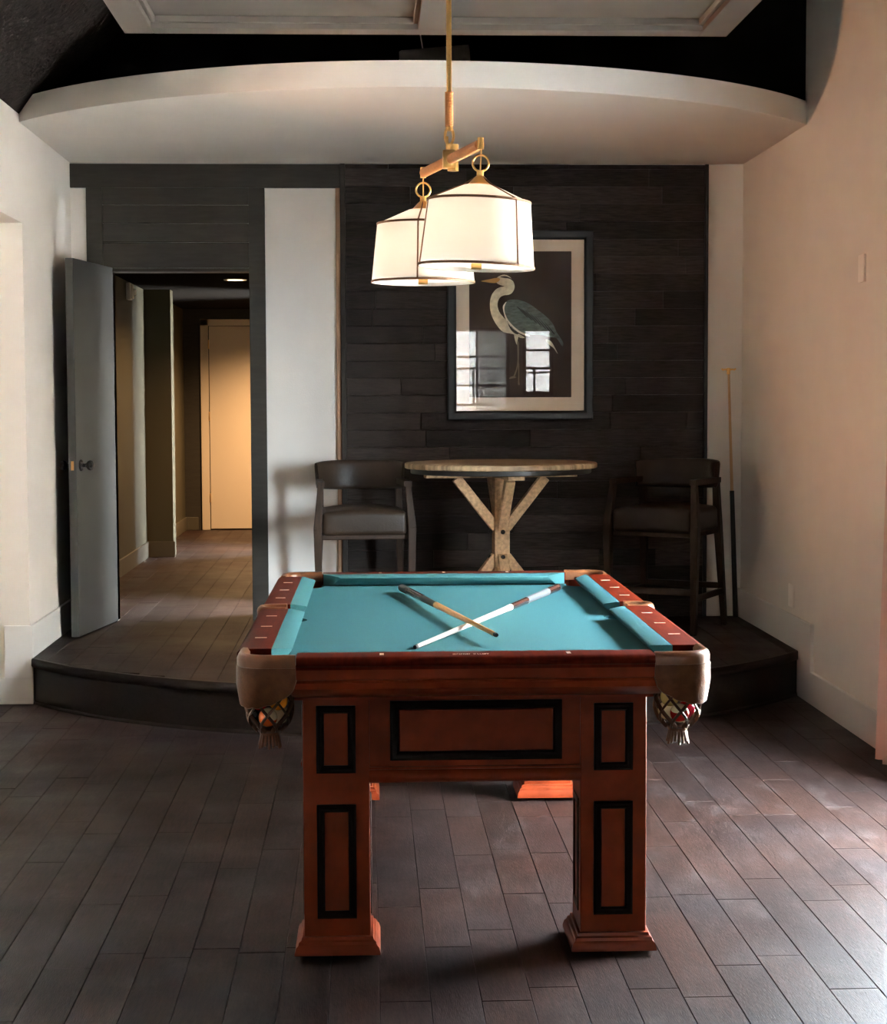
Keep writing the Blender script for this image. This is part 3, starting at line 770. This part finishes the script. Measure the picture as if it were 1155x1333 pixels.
# --- cues on the bed
def cue(name, label, tip, butt, pieces, group):
    """pieces: (part, material, [(t, r), ...]) along tip->butt"""
    tip, butt = Vector(tip), Vector(butt); d = butt-tip
    t_ = thing(name, label, 'cue', tip, 0, group)
    q = d.to_track_quat('Z', 'Y'); t_.rotation_mode = 'QUATERNION'; t_.rotation_quaternion = q
    Ln = d.length
    for part, m_, pr in pieces:
        p = [(0, pr[0][0]*Ln)]+[(r, t*Ln) for t, r in pr]+[(0, pr[-1][0]*Ln)]
        MB().lathe(p, 24).build(part, M[m_], t_, smooth=50)
    return t_
c1t, c1b = tw(-.152, .290, ZB+.0075), tw(.418, 1.775, ZB+.0165)
cue('cue_stick', 'pool cue with pale shaft and grey wrapped handle lying under the other cue', c1t, c1b, [
    ('tip', 'tip', [(0, 0.0055), (.002, 0.0063), (.010, 0.0065)]),
    ('shaft', 'cuewhite', [(.010, 0.0065), (.20, 0.0077), (.58, 0.0104)]),
    ('joint', 'ivory', [(.58, 0.0107), (.605, 0.0109)]),
    ('forearm', 'cuebrown', [(.605, 0.0109), (.725, 0.0121)]),
    ('wrap', 'wrap', [(.725, 0.0124), (.90, 0.0136)]),
    ('butt', 'cuebrown', [(.90, 0.0135), (.985, 0.0141)]),
    ('bumper', 'tip', [(.985, 0.0136), (.996, 0.0132), (1, 0.0097)])], 'crossed cues on the felt')
c2b, c2t = tw(-.170, 1.79, ZB+.0175), tw(.088, .36, ZB+.031)
cue('cue_stick', 'amber pool cue with black butt resting across the pale cue', c2t, c2b, [
    ('tip', 'tip', [(0, 0.0055), (.002, 0.0063), (.012, 0.0067)]),
    ('shaft', 'cueamber', [(.012, 0.0067), (.20, 0.0079), (.555, 0.0106)]),
    ('joint', 'brass', [(.555, 0.0109), (.575, 0.0111)]),
    ('forearm', 'cueblack', [(.575, 0.0111), (.72, 0.0123)]),
    ('wrap', 'cuebrown', [(.72, 0.0125), (.90, 0.0139)]),
    ('butt', 'cueblack', [(.90, 0.0139), (.985, 0.0148)]),
    ('bumper', 'tip', [(.985, 0.0141), (.996, 0.0136), (1, 0.0097)])], 'crossed cues on the felt')

# ===================================================================== PUB TABLE
TT = thing('pub_table', 'round weathered oak pub table with braced trestle pedestal', 'table', (.732, 9.40, ZP), math.radians(7))
zt = 1.187-ZP
MB().lathe([(0, zt-.030), (.520, zt-.030), (.526, zt-.026), (.526, zt-.006), (.520, zt), (0, zt)], 72).build('tabletop', M['rustictop'], TT, smooth=35)
MB().lathe([(0, zt-.058), (.490, zt-.058), (.494, zt-.054), (.494, zt-.030), (0, zt-.030)], 72).build('apron_ring', M['darkmetal'], TT, smooth=35)
m = MB(); m.box(-.42, .42, -.045, .045, zt-.082, zt-.058, .004); m.box(-.045, .045, -.42, .42, zt-.0818, zt-.0582, .004); m.build('cross_beam', M['rustic'], TT, smooth=0)
m = MB(); m.box(-.042, .042, -.042, .042, .03, zt-.082, .004); m.build('post', M['rustic'], TT, smooth=0)
for k in range(4):
    a = k*PI/2; c_, s_ = round(math.cos(a)), round(math.sin(a))
    def Q(r, z): return (r*c_, r*s_, z)
    m = MB(); m.beam(Q(.028, .595), Q(.247, zt-.084), .052, .052, side=(-s_, c_, 0)); br = m.build('brace', M['rustic'], TT, smooth=0)
    MB().sphere((.058*c_, .058*s_, .575), .013, 12, sc=(1, 1, 1)).build('bolt', M['darkmetal'], br)
    m = MB(); m.beam(Q(.028, .44), Q(.30, .09), .052, .052, side=(-s_, c_, 0)); br = m.build('lower_brace', M['rustic'], TT, smooth=0)
    MB().sphere((.060*c_, .060*s_, .437), .013, 12).build('bolt', M['darkmetal'], br)
m = MB(); m.box(-.38, .38, -.045, .045, 0, .075, .006); m.box(-.045, .045, -.38, .38, 0, .0748, .006); m.build('cross_foot', M['rustic'], TT, smooth=0)

# ====================================================================== CHAIRS
def make_chair(label, loc, rz):
    t_ = thing('bar_chair', label, 'chair', loc, rz, 'leather bar chairs beside the pub table')
    # seat: cushioned pad with crowned top
    s = MB(); n = 14; W_, D0, D1 = .232, -.262, .205
    t = bmesh.new(); bmesh.ops.create_cube(t, size=1); bmesh.ops.scale(t, vec=(2*W_, D1-D0, .13), verts=t.verts)
    bmesh.ops.bevel(t, geom=[e for e in t.edges], offset=.028, segments=4, affect='EDGES', profile=.55)
    bmesh.ops.subdivide_edges(t, edges=[e for e in t.edges if e.calc_length() > .25], cuts=8, use_grid_fill=True)
    bmesh.ops.translate(t, vec=(0, (D0+D1)/2, .622), verts=t.verts)
    for v in t.verts:
        if v.co.z > .64: v.co.z += .032*(1-(v.co.x/W_)**2)*(1-((v.co.y-(D0+D1)/2)/((D1-D0)/2))**2)**.5 if abs(v.co.y-(D0+D1)/2) < (D1-D0)/2 else 0
    s._merge(t); s.build('seat', M['chairleather'], t_, smooth=60)
    # curved backrest
    bk = MB(); rings = []
    for i in range(21):
        f = -1+2*i/20; x = .238*math.sin(f*1.25)/math.sin(1.25); y = .262-.150*abs(f)**2.1
        nx, ny = x*.9, (y+.12); l = math.hypot(nx, ny); nx, ny = nx/l, ny/l; th = .030*(1-.55*abs(f)**6)
        top = .955-.012*abs(f)**3; bot = .785+.012*abs(f)**2
        ring = []
        for k in range(16):
            a = 2*PI*k/16; ca2, sa2 = math.cos(a), math.sin(a)
            ex = math.copysign(abs(ca2)**.6, ca2); ez = math.copysign(abs(sa2)**.35, sa2)
            rr_ = .5*(top-bot); zz = (top+bot)/2+rr_*ez; off = th*ex+.018*(zz-.785)/.17
            ring.append((x+nx*off, y+ny*off, zz))
        rings.append(ring)
    bk.sweep(rings); bk.build('backrest', M['chairleather'], t_, smooth=60)
    for sg in (-1, 1):
        l = MB(); l.beam((sg*.250, -.255, 0), (sg*.258, -.258, .60), .030, .034, .044, .050)
        l.beam((sg*.258, -.258, .595), (sg*.238, -.222, .838), .044, .050, .030, .036); l.build('leg', M['chairwood'], t_, smooth=0)
        l = MB(); l.beam((sg*.245, .262, 0), (sg*.226, .196, .60), .030, .034, .042, .046)
        l.beam((sg*.226, .196, .595), (sg*.222, .172, .845), .042, .046, .034, .038); l.build('leg', M['chairwood'], t_, smooth=0)
        a = MB(); fr_ = []
        for i in range(9):
            f = i/8; y = -.245+.43*f; x = .238-.010*f; h = .030
            fr_.append([(sg*(x-.020), y, .838-h/2), (sg*(x+.020), y, .838-h/2), (sg*(x+.020), y, .838+h/2), (sg*(x-.020), y, .838+h/2)])
        a.sweep(fr_); a.build('armrest', M['chairwood'], t_, smooth=30)
        MB().beam((sg*.252, -.250, .20), (sg*.240, .238, .20), .022, .034, side=(1, 0, 0)).build('stretcher', M['chairwood'], t_, smooth=0)
    MB().beam((-.248, -.254, .235), (.248, -.254, .235), .024, .036, side=(0, 1, 0)).build('footrest', M['chairwood'], t_, smooth=0)
    MB().beam((-.236, .236, .23), (.236, .236, .23), .024, .034, side=(0, 1, 0)).build('stretcher', M['chairwood'], t_, smooth=0)
    m = MB(); m.box(-.235, .235, -.245, .20, .535, .562, .004); m.build('seat_frame', M['chairwood'], t_, smooth=0)
    return t_
make_chair('dark leather bar chair facing forward in front of the pale wall strip', (-.03, 9.64, ZP), math.radians(4))
make_chair('dark leather bar chair turned toward the pub table beside the bridge stick', (1.70, 9.66, ZP), math.radians(-31))

# ================================================================ BRIDGE STICK
bs = thing('bridge_stick', 'pool bridge stick with brass crosshead leaning in the wall corner', 'bridge stick', (2.178, 10.07, ZP))
top = Vector((2.143-2.178, 10.15-10.07, 1.47)); m_ = top*.512
MB().tube([(0, 0, .004), tuple(m_)], [.016, .0135], 16).build('handle', M['cueblack'], bs)
MB().tube([tuple(m_), tuple(top)], [.0095, .007], 14).build('shaft', mat('pale_ash', (.50, .30, .15), .4), bs)
m = MB(); m.tube([tuple(top-Vector((0, 0, .03))), tuple(top+Vector((0, 0, .008)))], .0105, 14)
for sg in (-1, 1):
    m.tube([tuple(top+Vector((0, -.004, -.006))), tuple(top+Vector((sg*.022, -.004, .000))), tuple(top+Vector((sg*.034, -.004, -.004))), tuple(top+Vector((sg*.042, -.004, .004)))], .0055, 10)
m.build('crosshead', M['brass'], bs)

# ================================================================= HERON PICTURE
AX0, AX1, AZ0, AZ1 = .477, 1.334, 1.411, 2.515
pc = thing('framed_picture', 'framed heron print in a black frame on the dark plank wall', 'picture', ((AX0+AX1)/2, YB-.031, (AZ0+AZ1)/2))
hw, hh = (AX1-AX0)/2, (AZ1-AZ0)/2; fwid = .052
m = MB(); pr = [(0, 0), (0, -.028), (.006, -.034), (.024, -.036), (.040, -.030), (.046, -.022), (fwid, -.018), (fwid, 0)]
m.sweep([[(cu+su*a, d, cz+sz*a) for a, d in pr] for cu, cz, su, sz in ((-hw, -hh, 1, 1), (hw, -hh, -1, 1), (hw, hh, -1, -1), (-hw, hh, 1, -1))], closed=True)
m.build('frame', M['frame'], pc, smooth=30)
MB().box(-hw+.045, hw-.045, -.006, 0, -hh+.045, hh-.045).build('mount', M['mount'], pc, smooth=0)
px0, px1, pz0, pz1 = .606-(AX0+AX1)/2, 1.207-(AX0+AX1)/2, 1.542-(AZ0+AZ1)/2, 2.395-(AZ0+AZ1)/2
pr_o = MB().box(px0, px1, -.0075, -.006, pz0, pz1).build('print', M['print'], pc, smooth=0)
# heron drawing: flat printed shapes; coordinates taken on the print, pixels -> metres
def im(p):   # crop pixel (600..760 x 350..530 at 7.22x) to print coords
    X = 600+p[0]/7.22; Y = 350+p[1]/7.22
    return (px0+(X-611)/(744-611)*(px1-px0), pz1-(Y-327)/(517-327)*(pz1-pz0))
def shape(m, pts, y, smooth_n=3):
    q = [Vector(im(p)) for p in pts]; n = len(q); out = []
    for i in range(n):
        p0, p1, p2, p3 = q[i-1], q[i], q[(i+1) % n], q[(i+2) % n]
        for k in range(smooth_n):
            t = k/smooth_n
            out.append(.5*((2*p1)+(-p0+p2)*t+(2*p0-5*p1+4*p2-p3)*t*t+(-p0+3*p1-3*p2+p3)*t**3))
    m.prism([(v.x, v.y) for v in out], y, y+.0004, 'y')
hm = {'pale': mat('heron_pale', (.60, .55, .42), .8, noise=.2, nscale=40), 'slate': mat('heron_slate', (.105, .135, .125), .8, noise=.4, nscale=30, stretch=(1, 1, 3)), 'beak': mat('heron_beak', (.52, .29, .08), .8), 'ink': mat('heron_ink', (.025, .025, .025), .8), 'leg': mat('heron_leg', (.17, .145, .10), .8), 'white': mat('heron_white', (.74, .69, .58), .8)}
m = MB()
shape(m, [(335, 92), (360, 66), (410, 52), (460, 72), (495, 120), (506, 172), (482, 222), (445, 241), (408, 245), (375, 260), (352, 295), (345, 345), (362, 400), (400, 450), (440, 495), (520, 590), (600, 640), (560, 645), (490, 610), (400, 590), (345, 535), (300, 460), (278, 390), (274, 310), (290, 245), (325, 195), (370, 170), (412, 162), (375, 150), (335, 128)], -.0080)
shape(m, [(500, 612), (540, 620), (530, 690), (545, 720), (520, 700)], -.0082)
shape(m, [(800, 660), (850, 680), (900, 770), (910, 795), (870, 740), (820, 700)], -.0081)
m.build('heron_plumage', hm['pale'], pr_o, smooth=0)
m = MB(); shape(m, [(395, 370), (420, 310), (480, 285), (560, 292), (650, 330), (740, 395), (820, 460), (870, 520), (900, 590), (940, 650), (965, 700), (950, 722), (900, 650), (840, 640), (760, 620), (640, 615), (560, 590), (480, 530), (430, 470)], -.0085); m.build('heron_wing', hm['slate'], pr_o, smooth=0)
m = MB()
shape(m, [(395, 370), (405, 330), (430, 305), (412, 350), (412, 400), (440, 470), (490, 530), (560, 585), (640, 620), (640, 632), (560, 605), (480, 550), (425, 480)], -.0089)
m.build('heron_wing_edge', hm['white'], pr_o, smooth=0)
m = MB(); shape(m, [(190, 112), (270, 95), (340, 82), (370, 95), (340, 125), (300, 130), (240, 122)], -.0085); m.build('heron_beak', hm['beak'], pr_o, smooth=0)
m = MB()
shape(m, [(370, 72), (420, 66), (470, 85), (500, 120), (460, 92), (400, 82)], -.0087)
m.build('heron_crown_stripe', hm['ink'], pr_o, smooth=0)
m = MB()
for k in range(7):
    x0 = 520+k*42; shape(m, [(x0, 345+k*22), (x0+60, 390+k*26), (x0+110, 450+k*26), (x0+100, 452+k*26), (x0+50, 400+k*24)], -.0089)
shape(m, [(430, 480), (470, 530), (540, 600), (520, 610), (470, 570)], -.0089)
m.build('heron_marking_pattern', hm['ink'], pr_o, smooth=0)
m = MB(); shape(m, [(528, 690), (545, 690), (545, 850), (525, 960), (500, 1020), (490, 1015), (518, 940), (532, 850)], -.0083, 2); shape(m, [(536, 880), (548, 890), (548, 1060), (556, 1085), (536, 1085), (540, 1000)], -.0083, 2)
shape(m, [(470, 1010), (500, 1005), (520, 1018), (490, 1026), (450, 1030)], -.0084, 2)
m.build('heron_legs', hm['leg'], pr_o, smooth=0)
MB().box(-hw+.047, hw-.047, -.0165, -.0145, -hh+.047, hh-.047).build('glass_pane', M['glass'], pc, smooth=0)

# ====================================================================== PENDANT
PX, PY = .274, 5.64
NB, FB = Vector((.353, 5.30, 2.245)), Vector((.200, 5.97, 2.245))
zb_ = 2.302
pd = thing('pendant_light', 'brass and leather twin drum pendant hanging over the pool table', 'pendant light', (PX, PY, zb_))
def lp(v): return Vector(v)-Vector((PX, PY, zb_))
bd = (NB-FB); bd.z = 0; bd.normalize()
bar0, bar1 = lp((NB.x, NB.y, zb_))+bd*.0, lp((FB.x, FB.y, zb_))
m = MB(); m.tube([tuple(bar0*.97), tuple(bar1*.97)], .0155, 16)
for k in range(60):
    p = bar0*.94+(bar1-bar0)*.94*k/59; m.tube([tuple(p-bd*.0045), tuple(p), tuple(p+bd*.0045)], [.0152, .0163, .0152], 16)
m.build('crossbar', M['wrapleather'], pd)
m = MB()
for p in (bar0, bar1):
    MB().lathe([(0, -.016), (.010, -.016), (.010, .020), (0, .020)], 16, M=Matrix.Translation(p)).build('end_pin', M['brass'], pd)
m.box(-.022, .022, -.022, .022, -.028, .03, .004); m.lathe([(0, -.040), (.018, -.040), (.018, .045), (0, .045)], 20, M=Matrix.Translation((.012, 0, .004)))
m.build('bar_clamp', M['brass'], pd)
# vertical link, wrapped sleeve and rod
def ring_pts(c, r, n=28, ax='y', sx=1): return [(c[0]+(r*sx*math.cos(2*PI*k/n) if ax == 'y' else 0), c[1]+(0 if ax == 'y' else r*sx*math.cos(2*PI*k/n)), c[2]+r*math.sin(2*PI*k/n)) for k in range(n)]
m = MB(); m.tube(ring_pts((0, 0, .076), .027, ax='y', sx=.5), .0045, 8, closed=True); m.box(-.012, -.003, -.006, .006, .03, .075, .002)
m.lathe([(0, .092), (.012, .092), (.012, .108), (0, .108)], 16); m.build('link', M['brass'], pd)
m = MB(); m.lathe([(0, .105), (.0125, .105), (.0125, .215), (0, .215)], 20)
for k in range(22): m.lathe([(.0120, .107+k*.005), (.0142, .1095+k*.005), (.0120, .112+k*.005)], 20, cap=False)
m.build('sleeve', M['wrapleather'], pd)
MB().lathe([(0, .213), (.0085, .213), (.0085, 3.10-zb_-.02), (0, 3.10-zb_-.02)], 18).build('rod', M['brass'], pd)
MB().lathe([(0, 3.10-zb_), (.07, 3.10-zb_), (.07, 3.10-zb_-.012), (.03, 3.10-zb_-.03), (0, 3.10-zb_-.03)], 28).build('canopy', M['brass'], pd)
def shade(c, tilt, a0):
    e = bpy.data.objects.new('shade', None); e.empty_display_size = .05
    o = lp(c)
    R1, R2, H1, Hr, Rr = .158, .177, .199, .049, .050      # drum top, bottom, height, roof height, roof hole
    zt_ = -.117                                           # drum top below the ring centre
    mm = Matrix.Translation(o) @ rot('Y', tilt)
    s = MB()
    s.lathe([(Rr, zt_+Hr), (R1, zt_), (R2, zt_-H1), (R2-.0015, zt_-H1), (R1-.0015, zt_-.0015), (Rr, zt_+Hr-.0015)], 64, M=mm, cap=False)
    so = s.build('shade', M['shade'], pd, smooth=40)
    MB().lathe([(0, zt_-H1+.012), (R2-.004, zt_-H1+.012), (R2-.004, zt_-H1+.014), (0, zt_-H1+.014)], 64, M=mm).build('diffuser', M['shade'], so, smooth=40)
    t2 = MB()
    for r_, z_ in ((R1, zt_), (R2, zt_-H1+.003)):
        t2.lathe([(r_-.001, z_+.004), (r_+.0022, z_+.0035), (r_+.0022, z_-.0035), (r_-.001, z_-.004)], 64, M=mm, cap=False)
    for k in range(3):
        a = math.radians(a0+120*k); ca2, sa2 = math.cos(a), math.sin(a)
        t2.tube([(.012*ca2, .012*sa2, zt_+Hr+.026), (Rr*ca2, Rr*sa2, zt_+Hr+.0015), (R1*ca2, R1*sa2, zt_+.002), ((R2+.001)*ca2, (R2+.001)*sa2, zt_-H1)], .0028, 6, M=mm)
    t2.build('shade_trim', M['shadetrim'], so, smooth=40)
    h = MB()
    h.tube([tuple(Vector(p)) for p in ring_pts((0, 0, 0), .0245)], .0035, 8, closed=True, M=Matrix.Translation(o))
    h.lathe([(0, -.050), (.011, -.050), (.011, -.022), (0, -.022)], 16, M=mm)
    h.tube([(0, 0, -.02), (0, 0, .05)], .0022, 6, M=mm)
    h.lathe([(.011, zt_+Hr+.030), (.020, zt_+Hr+.022), (.036, zt_+Hr+.004), (Rr+.001, zt_+Hr-.001), (Rr-.004, zt_+Hr-.002), (.034, zt_+Hr+.002), (.011, zt_+Hr+.022)], 32, M=mm, cap=False)
    h.build('hanger_ring', M['brass'], so, smooth=50)
    MB().box(-.016, .016, -.010, .010, zt_-H1-.006, zt_-H1+.012, .002, M=mm).build('finial', M['brass'], so)
    bpy.data.objects.remove(e)
    lg = bpy.data.lights.new('bulb', 'POINT'); lg.energy = 1.45; lg.color = (1, .76, .55); lg.shadow_soft_size = .05
    lo = bpy.data.objects.new('bulb_light', lg); col.objects.link(lo); lo.location = Vector((PX, PY, zb_))+mm @ Vector((0, 0, zt_-.085))
shade(NB, 2.6, -49); shade(FB, .4, -98)

# ======================================================================= CURTAIN
m = MB(); fr_ = []
for z_, dep, y0, y1 in ((.03, .105, 6.60, 7.00), (1.0, .085, 6.60, 6.98), (2.35, .06, 6.58, 6.97)):
    front_ = []; back_ = []
    for i in range(33):
        y = y0+(y1-y0)*i/32; front_.append((XR-.02-dep*(.62+.38*math.cos(i/32*PI*8)), y, z_))
        back_.append((XR-.012-dep*(.62+.38*math.cos(i/32*PI*8)), y, z_))
    fr_.append(front_+back_[::-1])
m.sweep(fr_); o = m.build('curtain', M['curtain'], smooth=60); props(o, 'pale blush curtain hanging at the edge of the side window', 'curtain')

# ======================================================================== LIGHTS
world = bpy.data.worlds.new('sky'); scene.world = world; world.use_nodes = True
bg = world.node_tree.nodes['Background']; bg.inputs['Color'].default_value = (.76, .89, 1.0, 1); bg.inputs['Strength'].default_value = 150
def portal(name, loc, rotm, sx, sy):
    l = bpy.data.lights.new(name, 'AREA'); l.shape = 'RECTANGLE'; l.size = sx; l.size_y = sy; l.cycles.is_portal = True
    o = bpy.data.objects.new(name, l); col.objects.link(o); o.location = loc; o.rotation_euler = rotm
portal('window_portal', (XR+T+.01, (WY0+WY1)/2, (WZ0+WZ1)/2), (0, math.radians(90), 0), WZ1-WZ0, WY1-WY0)
for h in (HA, HB): portal('window_portal', ((h[0]+h[1])/2, YF-T-.01, (h[2]+h[3])/2), (math.radians(90), 0, 0), h[1]-h[0], h[3]-h[2])
for g in (G1, G2): portal('passage_portal', (.43, (g[0]+g[1])/2, (ZP+2.15)/2), (0, math.radians(90), 0), 2.15-ZP, g[1]-g[0])
l = bpy.data.lights.new('downlight', 'SPOT'); l.energy = 260; l.color = (1, .62, .30); l.spot_size = math.radians(150); l.spot_blend = 1; l.shadow_soft_size = .06
o = bpy.data.objects.new('downlight', l); col.objects.link(o); o.location = (LX, LY, CZ-.02)
door_fill = l.copy(); door_fill.energy = 560
o = bpy.data.objects.new('downlight', door_fill); col.objects.link(o); o.location = (-.72, 16.3, CZ-.02)  # hidden fill light added to brighten the corridor's end door

# sunlight on the paving outside (it never shines into the room)
l = bpy.data.lights.new('sun', 'SUN'); l.energy = 470; l.color = (1, .95, .87); l.angle = .01
o = bpy.data.objects.new('sun', l); col.objects.link(o); o.rotation_euler = Vector((.35, -.60, -.72)).to_track_quat('-Z', 'Y').to_euler()
# unseen house wall across the yard, sized to hide low sky
struct(MB().box(7.5, 7.9, -1, 20, -.3, 3.85).build('exterior_wall', M['ground'], smooth=0))
struct(MB().box(-9, 12, -12, -11.6, -.3, 9).build('exterior_rear_screen', mat('rear_screen_grey', (.16, .155, .15), .9), smooth=0))  # unseen screen wall added to dim the windows behind the camera
# unseen slab added over the windows behind the camera to cut skylight
struct(MB().box(-3, 5, YF-4.2, YF-T, 2.75, 2.85).build('exterior_sky_blocker', M['ground'], smooth=0))
# unseen warm spot added in the side room to fill the right wall
l = bpy.data.lights.new('side_room_warm_fill', 'SPOT'); l.energy = 230; l.color = (1, .46, .19); l.shadow_soft_size = .12; l.spot_size = math.radians(54); l.spot_blend = .7
o = bpy.data.objects.new('side_room_warm_fill', l); col.objects.link(o); o.location = (-2.35, 7.2, 1.75); o.rotation_euler = Vector((4.5, .9, .85)).to_track_quat('-Z', 'Y').to_euler()
l3 = bpy.data.lights.new('side_room_point_fill', 'POINT'); l3.energy = 5; l3.color = (1, .50, .22); l3.shadow_soft_size = .1  # added warm point fill for pier and soffit ends, no fixture
o = bpy.data.objects.new('side_room_point_fill', l3); col.objects.link(o); o.location = (-2.35, 7.0, 2.0)
# ======================================================================== CAMERA
a, p, r = .0444, .0643, -.0039
f = Vector((math.sin(a)*math.cos(p), math.cos(a)*math.cos(p), -math.sin(p))); rt = Vector((math.cos(a), -math.sin(a), 0)); up = rt.cross(f)
rt2 = rt*math.cos(r)+up*math.sin(r); up2 = -rt*math.sin(r)+up*math.cos(r)
cam = bpy.data.cameras.new('camera'); cam.sensor_fit = 'HORIZONTAL'; cam.sensor_width = 36; cam.lens = 36*2244.4/1155; cam.clip_start = .05
co = bpy.data.objects.new('camera', cam); col.objects.link(co)
co.matrix_world = Matrix(((rt2.x, up2.x, -f.x, 0), (rt2.y, up2.y, -f.y, 0), (rt2.z, up2.z, -f.z, 1.5225), (0, 0, 0, 1)))
scene.camera = co
vs = scene.view_settings; vs.view_transform = 'Standard'; vs.look = 'None'; vs.gamma = 1; vs.use_curve_mapping = False; vs.exposure = 0
scene.cycles.use_denoising = True
scene.cycles.max_bounces = 10; scene.cycles.diffuse_bounces = 6
scene.cycles.sample_clamp_indirect = 0
